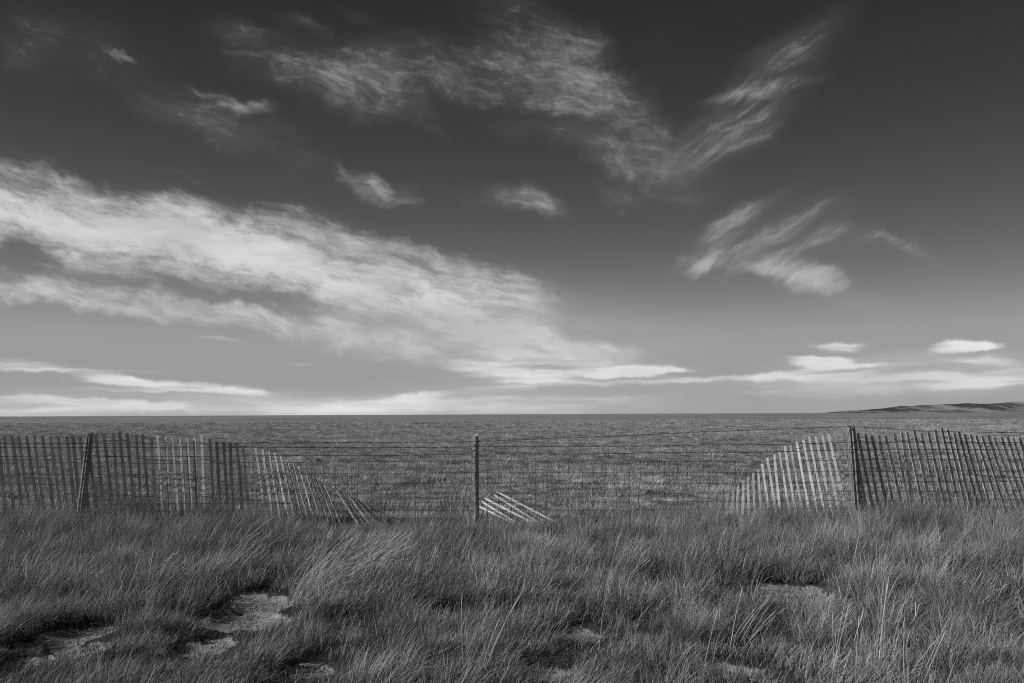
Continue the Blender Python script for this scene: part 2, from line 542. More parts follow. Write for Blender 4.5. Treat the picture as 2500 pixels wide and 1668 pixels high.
def turf_material():
    """short prairie turf: each tuft takes its own tone, and the plain its broad patches"""
    mt, t, b = new_mat('prairie_turf', 0.7, 0.15)
    rnd = nd(t, 'ShaderNodeObjectInfo').outputs['Random']
    v = math_node(t, 'MULTIPLY', to_color(t, attr(t, 'shade'), 0.16, 0.70), attr(t, 'tone', 'INSTANCER'))
    v = math_node(t, 'MULTIPLY', v, to_color(t, rnd, 0.75, 1.25))
    p = pos(t)
    big = noise(t, mapping(t, p, (0, 0, 0), 0, (0.06, 0.09, 0)), 1.0, 5, 0.6, dims='3D')
    v = math_node(t, 'MULTIPLY', v, maprange(t, big, 0.3, 0.7, 0.8, 1.2))
    t.links.new(v, b.inputs['Base Color'])
    tr = nd(t, 'ShaderNodeBsdfTranslucent')
    t.links.new(v, tr.inputs['Color'])
    mx = nd(t, 'ShaderNodeMixShader')
    mx.inputs[0].default_value = 0.18
    t.links.new(b.outputs[0], mx.inputs[1])
    t.links.new(tr.outputs[0], mx.inputs[2])
    t.links.new(mx.outputs[0], t.nodes['Material Output'].inputs['Surface'])
    return mt


MAT_TURF = turf_material()


def ground_material():
    mt, t, b = new_mat('prairie_ground', 0.95, 0.1)
    p = pos(t)
    # soil and thatch near by
    fine = noise(t, p, 38, 6, 0.7, dims='3D')
    mid = noise(t, p, 7, 5, 0.6, dims='3D')
    soil = math_node(t, 'MULTIPLY', maprange(t, fine, 0.28, 0.72, 0.20, 0.72, smooth=False), maprange(t, mid, 0.3, 0.7, 0.55, 1.1))
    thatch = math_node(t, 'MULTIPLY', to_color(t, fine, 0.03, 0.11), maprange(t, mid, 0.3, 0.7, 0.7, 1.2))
    # turf of the plain, patch over patch
    f1 = noise(t, p, 2.6, 7, 0.72, dims='3D')
    f2 = noise(t, mapping(t, p, (3, 1, 0), 0, (0.11, 0.16, 0)), 1.0, 7, 0.66, dims='3D')
    f3 = noise(t, mapping(t, p, (0, 7, 0), 0, (0.008, 0.013, 0)), 1.0, 6, 0.6, dims='3D')
    turf = math_node(t, 'MULTIPLY', maprange(t, f1, 0.3, 0.72, 0.09, 0.44, smooth=False), maprange(t, f2, 0.3, 0.7, 0.72, 1.25))
    turf = math_node(t, 'MULTIPLY', turf, maprange(t, f3, 0.34, 0.66, 0.78, 1.22))
    bare = attr(t, 'bare')
    plain = attr(t, 'plain')

    def mix(f, a, c):
        n = nd(t, 'ShaderNodeMix', data_type='FLOAT')
        t.links.new(f, n.inputs[0])
        t.links.new(a, n.inputs[2])
        t.links.new(c, n.inputs[3])
        return n.outputs[0]
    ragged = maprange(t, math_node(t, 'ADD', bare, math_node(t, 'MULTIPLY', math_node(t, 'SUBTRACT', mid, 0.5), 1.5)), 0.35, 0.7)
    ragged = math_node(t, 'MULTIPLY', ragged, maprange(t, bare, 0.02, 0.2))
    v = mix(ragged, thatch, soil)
    under = math_node(t, 'MULTIPLY', turf, to_color(t, attr(t, 'far'), 0.75, 1.10))     # darker near by: thatch, with shade between the tufts painted into the tone
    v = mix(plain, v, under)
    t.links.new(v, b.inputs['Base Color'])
    hgt = math_node(t, 'ADD', math_node(t, 'ADD', math_node(t, 'MULTIPLY', fine, 0.7), math_node(t, 'MULTIPLY', noise(t, p, 16, 4, 0.6, dims='3D'), 1.3)), math_node(t, 'MULTIPLY', f1, 1.0))
    bump(t, b, hgt, 0.06, 0.9)
    return mt


MAT_GROUND = ground_material()


def hill_material():
    mt, t, b = new_mat('distant_hill_turf', 0.95, 0.1)
    p = pos(t)
    n1_ = noise(t, mapping(t, p, (0, 0, 0), R(35), (0.004, 0.0009, 0.004)), 1.0, 6, 0.6, dims='3D')
    n2_ = noise(t, p, 0.02, 6, 0.65, dims='3D')
    v = math_node(t, 'MULTIPLY', maprange(t, n1_, 0.45, 0.58, 0.07, 0.33), maprange(t, n2_, 0.3, 0.7, 0.8, 1.2))
    t.links.new(v, b.inputs['Base Color'])
    return mt


MAT_HILL = hill_material()


def wood_material(name, lo, hi, along, across, per_piece=0.2):
    """weathered wood with the grain along local Z"""
    mt, t, b = new_mat(name, 0.85, 0.15)
    oc = nd(t, 'ShaderNodeTexCoord').outputs['Object']
    rnd = nd(t, 'ShaderNodeObjectInfo').outputs['Random']
    cbx = nd(t, 'ShaderNodeCombineXYZ')
    t.links.new(math_node(t, 'MULTIPLY', rnd, 37.0), cbx.inputs[2])
    q = vmath(t, 'ADD', mapping(t, oc, (0, 0, 0), 0, (across, across, along)), cbx.outputs[0])
    g = noise(t, q, 1.0, 7, 0.7, 0.4, dims='3D')
    st = noise(t, vmath(t, 'ADD', mapping(t, oc, (0, 0, 0), 0, (9, 9, 2.2)), cbx.outputs[0]), 1.0, 4, 0.6, dims='3D')
    v = maprange(t, g, 0.3, 0.7, lo, hi, smooth=False)
    v = math_node(t, 'MULTIPLY', v, maprange(t, st, 0.3, 0.7, 0.72, 1.12))
    v = math_node(t, 'MULTIPLY', v, to_color(t, rnd, 1 - per_piece, 1 + per_piece))
    t.links.new(v, b.inputs['Base Color'])
    bump(t, b, g, 0.004, 0.8)
    return mt


MAT_SLAT = wood_material('weathered_lath', 0.36, 0.66, 3.0, 120.0, 0.17)
MAT_POST = wood_material('weathered_post', 0.14, 0.38, 2.5, 70.0, 0.1)
MAT_POST_PALE = wood_material('weathered_post_grey', 0.20, 0.50, 2.0, 60.0, 0.1)


def wire_material(name, v):
    mt, t, b = new_mat(name, 0.7, 0.3)
    n = noise(t, pos(t), 30, 3, 0.6, dims='3D')
    t.links.new(to_color(t, n, v * 0.6, v * 1.4), b.inputs['Base Color'])
    return mt


MAT_WIRE = wire_material('rusty_wire', 0.03)
MAT_WIRE_TIE = wire_material('dark_tie_wire', 0.03)

# ------------------------------------------------------------------ ground: one sheet, finer near the viewer
ang = np.concatenate([np.linspace(-180, -55, 26)[:-1], np.linspace(-55, -39, 16)[:-1], np.linspace(-39, 39, 340)[:-1],
                      np.linspace(39, 55, 16)[:-1], np.linspace(55, 180, 26)[:-1]])
ang = np.radians(ang)
rad = np.concatenate([[0.4, 1.0, 1.8], np.geomspace(2.4, 14, 200), np.geomspace(14, 50, 150)[1:], np.geomspace(50, 120, 60)[1:], np.geomspace(120, 12000, 110)[1:]])
A, RR = np.meshgrid(ang, rad)
X, Y = RR * np.sin(A), RR * np.cos(A)
Z = height(X, Y)
nr, na = X.shape
V = np.stack([X.ravel(), Y.ravel(), Z.ravel()], 1)
V = np.concatenate([V, [[0, 0, float(height(0.0, 0.0))]]])
i, j = np.meshgrid(np.arange(nr - 1), np.arange(na), indexing='ij')
j2 = (j + 1) % na
quads = np.stack([i * na + j, (i + 1) * na + j, (i + 1) * na + j2, i * na + j2], -1).reshape(-1, 4)[:, ::-1]
tri = np.stack([np.full(na, nr * na), np.arange(na), (np.arange(na) + 1) % na], 1)[:, ::-1]
loops = np.concatenate([quads.ravel(), tri.ravel()])
starts = np.concatenate([np.arange(len(quads)) * 4, len(quads) * 4 + np.arange(na) * 3])
bare_v = bare_at(V[:, 0], V[:, 1])
edge = FENCE_Y + 0.45 + 0.8 * fbm(V[:, 0] / 1.9, V[:, 1] / 1.9, 4, 12)
plain_v = sstep(-0.4, 0.6, V[:, 1] - edge)
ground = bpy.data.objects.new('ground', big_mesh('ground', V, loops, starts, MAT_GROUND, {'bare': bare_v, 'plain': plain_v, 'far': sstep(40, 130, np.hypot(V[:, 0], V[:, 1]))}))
link(ground)
tag(ground, kind='structure')

# ------------------------------------------------------------------ the ridge of hills on the right horizon
prof = [(1980, 731), (2025, 729), (2058, 718), (2064, 712), (2094, 700), (2109, 708), (2145, 688), (2168, 680), (2206, 665), (2257, 657), (2308, 650),
        (2354, 640), (2380, 640), (2408, 650), (2449, 632), (2495, 625), (2560, 628), (2640, 612), (2760, 618), (2900, 596), (3100, 600), (3400, 570), (3900, 590), (4500, 640), (5200, 730)]
HD = 5200.0
nx, ny = 420, 46
hx = np.linspace(at(1975, 1000, HD).x, at(5200, 1000, HD).x, nx)
px_k = [at(p, 1000, HD).x for p, _ in prof]
h_k = [max(0.0, (731 - v) / 3.917) * HD / FPX for _, v in prof]
crest = np.interp(hx, px_k, h_k)
crest = crest + 6.5 * fbm(hx / 95, hx * 0, 5, 20, 0.6) * np.clip(crest / 22, 0, 1)
tt = np.linspace(0, 1, ny)
HX, TT = np.meshgrid(hx, tt)
front = np.where(TT < 0.62, TT / 0.62, 1.0)
prof_t = np.where(TT < 0.62, sstep(0, 1, front) * 0.55 + front * 0.45, 1 - sstep(0.62, 1.0, TT))
spur = fbm((HX - TT * 900) / 210, TT * 2.2, 4, 22)
cut = 1 - 0.85 * np.abs(spur) * np.sin(np.pi * np.clip(front, 0, 1)) ** 0.8
HZ = np.interp(HX, hx, crest) * prof_t * np.clip(cut, 0.35, 1) - 3
HY = HD - 900 + TT * 1450 + 120 * gnoise(HX / 500, HX * 0, 24)
V = np.stack([HX.ravel(), HY.ravel(), HZ.ravel()], 1)
i, j = np.meshgrid(np.arange(ny - 1), np.arange(nx - 1), indexing='ij')
quads = np.stack([i * nx + j, i * nx + j + 1, (i + 1) * nx + j + 1, (i + 1) * nx + j], -1).reshape(-1, 4)
hills = bpy.data.objects.new('hills', big_mesh('hills', V, quads.ravel(), np.arange(len(quads)) * 4, MAT_HILL))
link(hills)
tag(hills, kind='structure')


# ------------------------------------------------------------------ grass blades
def blades(base, L, phi, a0, a1, w, shade, nseg=3):
    """arrays of blades: base points, length, compass of the lean, lean at foot and bend to the tip (radians), width"""
    n = len(L)
    s = np.linspace(0, 1, nseg + 1)
    dirx, diry = np.cos(phi), np.sin(phi)
    pts = [base]
    p = base.copy()
    for k in range(nseg):
        th = a0 + a1 * (k + 0.5) / nseg
        step = (L / nseg)[:, None] * np.stack([np.sin(th) * dirx, np.sin(th) * diry, np.cos(th)], 1)
        p = p + step
        pts.append(p)
    yaw = phi + np.pi / 2 + rng.uniform(-1.1, 1.1, n)
    side = np.stack([np.cos(yaw), np.sin(yaw), np.zeros(n)], 1)
    rows = []
    for k in range(nseg):
        hw = (w * 0.5 * (1 - 0.75 * (s[k]) ** 1.6))[:, None]
        rows += [pts[k] - side * hw, pts[k] + side * hw]
    rows.append(pts[nseg])
    nv = 2 * nseg + 1
    V = np.stack(rows, 1).reshape(-1, 3)
    off = (np.arange(n) * nv)[:, None]
    fl = []
    for k in range(nseg - 1):
        fl += [2 * k, 2 * k + 1, 2 * k + 3, 2 * k + 2]
    fl += [2 * nseg - 2, 2 * nseg - 1, 2 * nseg]
    loops = (off + np.array(fl)[None, :]).ravel()
    st = [4 * k for k in range(nseg)]
    starts = ((np.arange(n) * len(fl))[:, None] + np.array(st)[None, :]).ravel()
    tipped = np.concatenate([np.repeat(s[:-1], 2), [1.0]]) * 0.22 - 0.08      # drier and paler towards the tip
    return V, loops, starts, np.clip(np.repeat(shade, nv) + np.tile(tipped, n), 0, 1)


def wind(x, y):
    """compass of the lean (0 = to the right) and its strength"""
    a = 0.10 + 0.75 * fbm(np.asarray(x) / 1.1, np.asarray(y) / 1.1, 3, 30)
    s = 0.33 + 0.24 * fbm(np.asarray(x) / 0.8 + 9, np.asarray(y) / 0.8, 3, 33)
    return a, s


N_CLUMP = 3000
cx = rng.uniform(-1, 1, N_CLUMP * 3)
cy = np.sqrt(rng.uniform(2.3 ** 2, 11.6 ** 2, N_CLUMP * 3))          # even over the widening wedge
cx = cx * (cy * 0.66 + 0.9)
keep = bare_at(cx, cy) < 0.35
cx, cy = cx[keep][:N_CLUMP], cy[keep][:N_CLUMP]
nC = len(cx)
cl_r = rng.uniform(0.05, 0.19, nC)
cl_h = np.clip(rng.normal(0.95, 0.30, nC) + 0.38 * fbm(cx / 1.4, cy / 1.4, 2, 35), 0.4, 1.7)
cl_sh = np.clip(0.42 + 0.34 * fbm(cx / 0.7, cy / 0.7, 3, 36) + rng.normal(0, 0.14, nC), 0, 1)
wa, ws = wind(cx, cy)
wa = wa + rng.normal(0, 0.55, nC)
ws = np.clip(ws + rng.normal(0, 0.15, nC), 0.08, 0.95)
N_BL = 430000
share = cl_r ** 2 * (1.5 - 0.6 * (cy / 11))
ci = rng.choice(nC, N_BL, p=share / share.sum())
rr = np.sqrt(rng.uniform(0, 1, N_BL)) * cl_r[ci]
ta = rng.uniform(0, 2 * np.pi, N_BL)
bx, by = cx[ci] + rr * np.cos(ta), cy[ci] + rr * np.sin(ta)
# loose blades between the clumps
nf = 80000
fx_ = rng.uniform(-1, 1, nf)
fy_ = np.sqrt(rng.uniform(2.3 ** 2, 11.6 ** 2, nf))
fx_ = fx_ * (fy_ * 0.66 + 0.9)
bx, by = np.concatenate([bx, fx_]), np.concatenate([by, fy_])
loose = np.concatenate([np.zeros(N_BL, bool), np.ones(nf, bool)])
n = len(bx)
wa2, ws2 = wind(bx, by)
ci = np.concatenate([ci, np.zeros(nf, int)])
out = np.concatenate([ta, rng.uniform(0, 2 * np.pi, nf)])
rad_f = np.concatenate([rr / cl_r[ci[:N_BL]], rng.uniform(0.2, 0.8, nf)])
lx = np.where(loose, np.sin(ws2) * np.cos(wa2), np.sin(ws[ci]) * np.cos(wa[ci])) + 0.48 * rad_f * np.cos(out) + rng.normal(0, 0.24, n)
ly = np.where(loose, np.sin(ws2) * np.sin(wa2), np.sin(ws[ci]) * np.sin(wa[ci])) + 0.48 * rad_f * np.sin(out) + rng.normal(0, 0.24, n)
lean = np.clip(np.hypot(lx, ly), 0, 1.35)
phi = np.arctan2(ly, lx)
L = np.where(loose, rng.uniform(0.12, 0.32, n), cl_h[ci] * rng.uniform(0.13, 0.34, n)) * (1 - 0.12 * rad_f)
seedy = rng.uniform(0, 1, n) < np.clip(0.10 + 0.16 * fbm(bx / 0.9, by / 0.9, 2, 61), 0.02, 0.4)
L = L * (1 + 0.3 * seedy * rng.uniform(0, 1, n))
halo = np.maximum(np.maximum(bare_at(bx, by + 0.25), bare_at(bx, by + 0.55)), np.maximum(bare_at(bx - 0.1, by), 0.8 * bare_at(bx, by + 0.85)))
L = L * (1 - 0.62 * halo) * (0.60 + 0.40 * sstep(5.0, 9.0, by)) * (1 + 0.42 * sstep(8.6, 9.8, by)) * (1 - 0.5 * np.exp(-((bx + 0.3) / 2.6) ** 2) * sstep(8.4, 9.8, by)) * (1 - 0.35 * np.exp(-((bx + 2.1) / 0.7) ** 2) * sstep(8.4, 9.8, by)) * np.where(loose, 1.0, 0.85 + 0.3 * rng.uniform(0, 1, n))
lean = np.clip(lean + 0.12 * (1 - sstep(5.0, 9.0, by)), 0, 1.4)
inb = bare_at(bx, by) > 0.5                      # stubble and flattened litter inside the patches
L = np.where(inb, L * 0.55, L)
lean = np.where(inb & (rng.uniform(0, 1, n) < 0.6), 1.25, lean)
phi = np.where(inb, rng.uniform(0, 2 * np.pi, n), phi)
shade = np.clip(np.where(loose, 0.42, cl_sh[ci]) + rng.normal(-0.07, 0.20, n) + seedy * 0.62, 0, 1)
bv = bare_at(bx, by)
keep = rng.uniform(0, 1, n) > np.where(loose, np.clip(bv * 1.0, 0, 0.62), np.clip((bv - 0.1) * 1.5, 0, 0.90))
edge = FENCE_Y + 0.45 + 0.8 * fbm(bx / 1.9, by / 1.9, 4, 12) + np.abs(rng.normal(0, 0.25, n))
keep &= by < edge - 0.65 * np.exp(-((bx - 0.15) / 1.0) ** 2)
w = np.where(by < 6, 0.0025, 0.0033) * rng.uniform(0.6, 1.7, n)
bz = height(bx, by) - 0.01 + np.where(loose, 0, 0.05 * (1 - rad_f ** 2) * cl_r[ci] / 0.2)
bx, by, bz, L, phi, lean, w, shade = [q[keep] for q in (bx, by, bz, L, phi, lean, w, shade)]
near = by < 7.6
bend = lean * 0.95 + rng.uniform(-0.1, 0.35, len(L))
Vn, ln_, sn_, shn = blades(np.stack([bx, by, bz], 1)[near], L[near], phi[near], lean[near] * 0.55, bend[near], w[near], shade[near], 3)
Vf, lf_, sf_, shf = blades(np.stack([bx, by, bz], 1)[~near], L[~near], phi[~near], lean[~near] * 0.55, bend[~near], w[~near], shade[~near], 2)
verge = bpy.data.objects.new('grass', big_mesh('grass', np.concatenate([Vn, Vf]), np.concatenate([ln_, lf_ + len(Vn)]), np.concatenate([sn_, sf_ + len(ln_)]),
                                               MAT_BLADE, {'shade': np.concatenate([shn, shf])}))
link(verge)
tag(verge, 'long dry wind-blown grass covering the verge in front of the wire fence', 'grass', kind='stuff')

# ------------------------------------------------------------------ crumbs and small stones lying in the bare patches
g = np.random.default_rng(91)
cr_x, cr_y = [], []
for (bx_, by_, a_, d_) in BARE:
    nn = int(min(260, 60 + 900 * a_ * d_))
    cr_x.append(bx_ + g.normal(0, 0.6, nn) * a_ * 1.2)
    cr_y.append(by_ + g.normal(0, 0.6, nn) * d_ * 1.2)
cr_x, cr_y = np.concatenate(cr_x), np.concatenate(cr_y)
k = bare_at(cr_x, cr_y) > 0.3
cr_x, cr_y = cr_x[k], cr_y[k]
oct_v = np.array([(1, 0, 0), (0, 1, 0), (-1, 0, 0), (0, -1, 0), (0, 0, 0.8), (0, 0, -0.6)], float)
oct_f = np.array([(0, 1, 4), (1, 2, 4), (2, 3, 4), (3, 0, 4), (1, 0, 5), (2, 1, 5), (3, 2, 5), (0, 3, 5)])
nn = len(cr_x)
size = np.clip(g.lognormal(-5.4, 0.55, nn), 0.002, 0.016)
V = oct_v[None] * size[:, None, None] * g.uniform(0.6, 1.4, (nn, 6, 3))
V = V + np.stack([cr_x, cr_y, height(cr_x, cr_y) + size * 0.2], 1)[:, None, :]
F = (oct_f[None] + 6 * np.arange(nn)[:, None, None]).reshape(-1, 3)
mt, t, b = new_mat('soil_crumbs', 0.95, 0.1)
t.links.new(to_color(t, noise(t, pos(t), 14, 3, 0.6, dims='3D'), 0.08, 0.55), b.inputs['Base Color'])
crumbs = bpy.data.objects.new('rubble', big_mesh('rubble', V.reshape(-1, 3), F.ravel(), np.arange(len(F)) * 3, mt, smooth=False))
link(crumbs)
tag(crumbs, 'crumbs of soil and grit in the bare patches of the verge', 'soil crumbs', kind='stuff')

# ------------------------------------------------------------------ short turf of the plain: tufts scattered by geometry nodes
tuft_col = bpy.data.collections.new('turf_tufts')
N_TUFT = 14
for k in range(N_TUFT):
    nb = 62
    r_ = np.sqrt(rng.uniform(0, 1, nb)) * 0.15
    t_ = rng.uniform(0, 2 * np.pi, nb)
    base = np.stack([r_ * np.cos(t_), r_ * np.sin(t_), np.full(nb, -0.01)], 1)
    lx = 0.12 + 0.85 * r_ / 0.15 * np.cos(t_) + rng.normal(0, 0.2, nb)
    ly = 0.0 + 0.85 * r_ / 0.15 * np.sin(t_) + rng.normal(0, 0.2, nb)
    le = np.clip(np.hypot(lx, ly), 0, 1.2)
    V, loops, starts, sh = blades(base, rng.uniform(0.04, 0.11, nb), np.arctan2(ly, lx), le * 0.7, le * 0.7, rng.uniform(0.003, 0.007, nb),
                                  np.clip(rng.normal(0.45, 0.30, nb), 0, 1), 2)
    tuft_col.objects.link(bpy.data.objects.new('turf_tuft', big_mesh('turf_tuft', V, loops, starts, MAT_TURF, {'shade': sh})))

P = []
for (d0, d1, dens, tus, s0, s1, a) in ((10.4, 20, 20, 3.2, 0.5, 1.15, 0.85), (20, 40, 10, 1.5, 0.55, 1.2, 0.80), (40, 80, 5.0, 0.6, 0.75, 1.5, 0.76), (80, 170, 1.7, 0.16, 1.0, 2.1, 0.74)):
    area = a * (d1 ** 2 - d0 ** 2)
    # the even sward
    nn = int(area * dens)
    y = np.sqrt(rng.uniform(d0 ** 2, d1 ** 2, nn))
    x = rng.uniform(-1, 1, nn) * y * a
    sc = rng.uniform(s0, s1, nn)
    tone = np.clip(rng.normal(1.14, 0.30, nn), 0.45, 2.0)
    # tussocks standing up out of it, in drifts
    nt = int(area * tus)
    ty = np.sqrt(rng.uniform(d0 ** 2, d1 ** 2, nt))
    tx = rng.uniform(-1, 1, nt) * ty * a
    k = rng.uniform(0, 1, nt) < np.clip(0.6 + 0.9 * fbm(tx / 2.2, ty / 3.5, 3, 52), 0.1, 1)
    tx, ty = tx[k], ty[k]
    per = 7
    ts = rng.uniform(0.9, 1.95, len(tx)) * (0.5 * (s0 + s1) / 0.82) ** 0.75
    tt_ = np.clip(rng.normal(0.84, 0.18, len(tx)), 0.4, 1.3)
    ox, oy = rng.normal(0, 0.10, (len(tx), per)) * ts[:, None], rng.normal(0, 0.09, (len(tx), per)) * ts[:, None]
    x = np.concatenate([x, (tx[:, None] + ox).ravel()])
    y = np.concatenate([y, (ty[:, None] + oy).ravel()])
    sc = np.concatenate([sc, (ts[:, None] * rng.uniform(0.75, 1.25, (len(tx), per))).ravel()])
    tone = np.concatenate([tone, (tt_[:, None] * rng.uniform(0.85, 1.15, (len(tx), per))).ravel()])
    g = fbm(x / 0.8, y / 0.8, 3, 50) * 0.8 + fbm(x / 4.0, y / 9.0, 3, 51) * 0.3
    k = rng.uniform(0, 1, len(x)) < np.clip(0.84 + 0.7 * g, 0.3, 1)
    e = FENCE_Y + 0.35 + 0.8 * fbm(x / 1.9, y / 1.9, 4, 12)
    k &= y > e
    P.append(np.stack([x, y, height(x, y), sc * np.clip(1 + 0.35 * g, 0.6, 1.5), tone], 1)[k])
P = np.concatenate(P)
me = bpy.data.meshes.new('prairie_turf')
me.vertices.add(len(P))
me.vertices.foreach_set('co', P[:, :3].astype(np.float32).ravel())
a_ = me.attributes.new('size', 'FLOAT_VECTOR', 'POINT')
a_.data.foreach_set('vector', np.stack([P[:, 3], P[:, 3], P[:, 3] * rng.uniform(0.75, 1.2, len(P))], 1).astype(np.float32).ravel())
a_ = me.attributes.new('turn', 'FLOAT_VECTOR', 'POINT')
a_.data.foreach_set('vector', np.stack([np.zeros(len(P)), np.zeros(len(P)), rng.normal(0, 0.8, len(P))], 1).astype(np.float32).ravel())
a_ = me.attributes.new('tone', 'FLOAT', 'POINT')
a_.data.foreach_set('value', P[:, 4].astype(np.float32))
a_ = me.attributes.new('pick', 'INT', 'POINT')
a_.data.foreach_set('value', rng.integers(0, N_TUFT, len(P)).astype(np.int32))
turf = bpy.data.objects.new('prairie_turf', me)
me.materials.append(MAT_TURF)
link(turf)
tag(turf, 'short tufted turf covering the plain beyond the fence', 'grass', kind='stuff')
gt = bpy.data.node_groups.new('scatter_tufts', 'GeometryNodeTree')
gt.interface.new_socket('Geometry', in_out='INPUT', socket_type='NodeSocketGeometry')
gt.interface.new_socket('Geometry', in_out='OUTPUT', socket_type='NodeSocketGeometry')
gi, go = nd(gt, 'NodeGroupInput'), nd(gt, 'NodeGroupOutput')
ci_ = nd(gt, 'GeometryNodeCollectionInfo')
ci_.inputs['Collection'].default_value = tuft_col
ci_.inputs['Separate Children'].default_value = True
ci_.inputs['Reset Children'].default_value = True
iop = nd(gt, 'GeometryNodeInstanceOnPoints')


def named(nm, typ):
    q = nd(gt, 'GeometryNodeInputNamedAttribute', data_type=typ)
    q.inputs['Name'].default_value = nm
    return q.outputs['Attribute']


gt.links.new(gi.outputs[0], iop.inputs['Points'])
gt.links.new(ci_.outputs[0], iop.inputs['Instance'])
iop.inputs['Pick Instance'].default_value = True
gt.links.new(named('pick', 'INT'), iop.inputs['Instance Index'])
e2r = nd(gt, 'FunctionNodeEulerToRotation')
gt.links.new(named('turn', 'FLOAT_VECTOR'), e2r.inputs[0])
gt.links.new(e2r.outputs[0], iop.inputs['Rotation'])
gt.links.new(named('size', 'FLOAT_VECTOR'), iop.inputs['Scale'])
gt.links.new(iop.outputs[0], go.inputs[0])
turf.modifiers.new('scatter', 'NODES').node_group = gt


# ------------------------------------------------------------------ tubes for wires, posts and stalks
def tube(V, F, pts, radii, sides=5, cap=True):
    """append a tube along pts to the vertex and face lists"""
    pts = [Vector(p) for p in pts]
    n0 = len(V)
    ref = None
    for k, p in enumerate(pts):
        d = (pts[min(k + 1, len(pts) - 1)] - pts[max(k - 1, 0)]).normalized()
        if ref is None:
            ref = Vector((0, 1, 0)) if abs(d.y) < 0.9 else Vector((1, 0, 0))
        u = (ref - d * ref.dot(d)).normalized()
        ref = u
        v = d.cross(u)
        r = radii[k] if hasattr(radii, '__len__') else radii
        for s_ in range(sides):
            a = 2 * math.pi * s_ / sides
            V.append(p + u * (r * math.cos(a)) + v * (r * math.sin(a)))
    for k in range(len(pts) - 1):
        for s_ in range(sides):
            a, b = n0 + k * sides + s_, n0 + k * sides + (s_ + 1) % sides
            F.append((a, b, b + sides, a + sides))
    if cap:
        F.append(tuple(n0 + s_ for s_ in range(sides))[::-1])
        F.append(tuple(n0 + (len(pts) - 1) * sides + s_ for s_ in range(sides)))


def poly_at(keys, x):
    return float(np.interp(x, [k[0] for k in keys], [k[1] for k in keys]))


# ------------------------------------------------------------------ the wire fence: posts, barbed wires, woven mesh
fence = empty('wire_fence', at(1161, 1290, FENCE_Y))
tag(fence, 'ranch wire fence of woven mesh topped by three barbed wires on wooden posts', 'fence')


def post(top, bot, r_top, r_bot, label, mat, seed, name='fence_post', sides=18):
    g = np.random.default_rng(seed)
    T, B = at(*top, FENCE_Y), at(*bot, FENCE_Y)
    d = (T - B).normalized()
    B = B - d * ((B.z + 0.25) / d.z)
    Lp = (T - B).length
    V, F = [], []
    rows = 16
    cracks = [g.uniform(0, 2 * math.pi) for _ in range(4)]
    for k in range(rows + 1):
        t = k / rows
        r = r_bot + (r_top - r_bot) * t
        wob = (0.003 * math.sin(5 * t + seed), 0.003 * math.cos(4 * t + seed))
        for s_ in range(sides):
            a = 2 * math.pi * s_ / sides
            rr_ = r * (1 + 0.05 * math.sin(2 * a + seed) + 0.035 * g.normal())
            for c_ in cracks:
                da = abs((a - c_ + math.pi) % (2 * math.pi) - math.pi)
                if da < 0.2:
                    rr_ -= r * 0.16
            if k == rows:
                rr_ *= 0.90
            zz = t * Lp + (0.012 * math.cos(a - seed) - 0.006 * (k == rows) if k >= rows - 1 else 0) - (0.012 if k == rows - 1 else 0)
            V.append((rr_ * math.cos(a) + wob[0], rr_ * math.sin(a) + wob[1], zz))
    for k in range(rows):
        for s_ in range(sides):
            a, b = k * sides + s_, k * sides + (s_ + 1) % sides
            F.append((a, b, b + sides, a + sides))
    V.append((0.0, 0.0, Lp - 0.012))
    for s_ in range(sides):
        F.append((rows * sides + s_, rows * sides + (s_ + 1) % sides, len(V) - 1))
    o = bpy.data.objects.new(name, mesh_from(name, V, F, mat, smooth=False))
    q = d.to_track_quat('Z', 'Y')
    o.matrix_world = Matrix.Translation(B) @ q.to_matrix().to_4x4()
    mw = o.matrix_world.copy()
    COL.objects.link(o)
    o.parent = fence
    o.matrix_parent_inverse = fence.matrix_world.inverted()
    o.matrix_world = mw
    o['label'] = label
    return o


POSTS = [post((220, 1057), (200, 1232), 0.043, 0.050, 'weathered wooden post leaning to the right', MAT_POST, 11),
         post((1161, 1062), (1161, 1250), 0.044, 0.049, 'slim upright split wooden post', MAT_POST_PALE, 23),
         post((2077, 1040), (2091, 1225), 0.055, 0.062, 'thick round wooden post', MAT_POST, 35)]

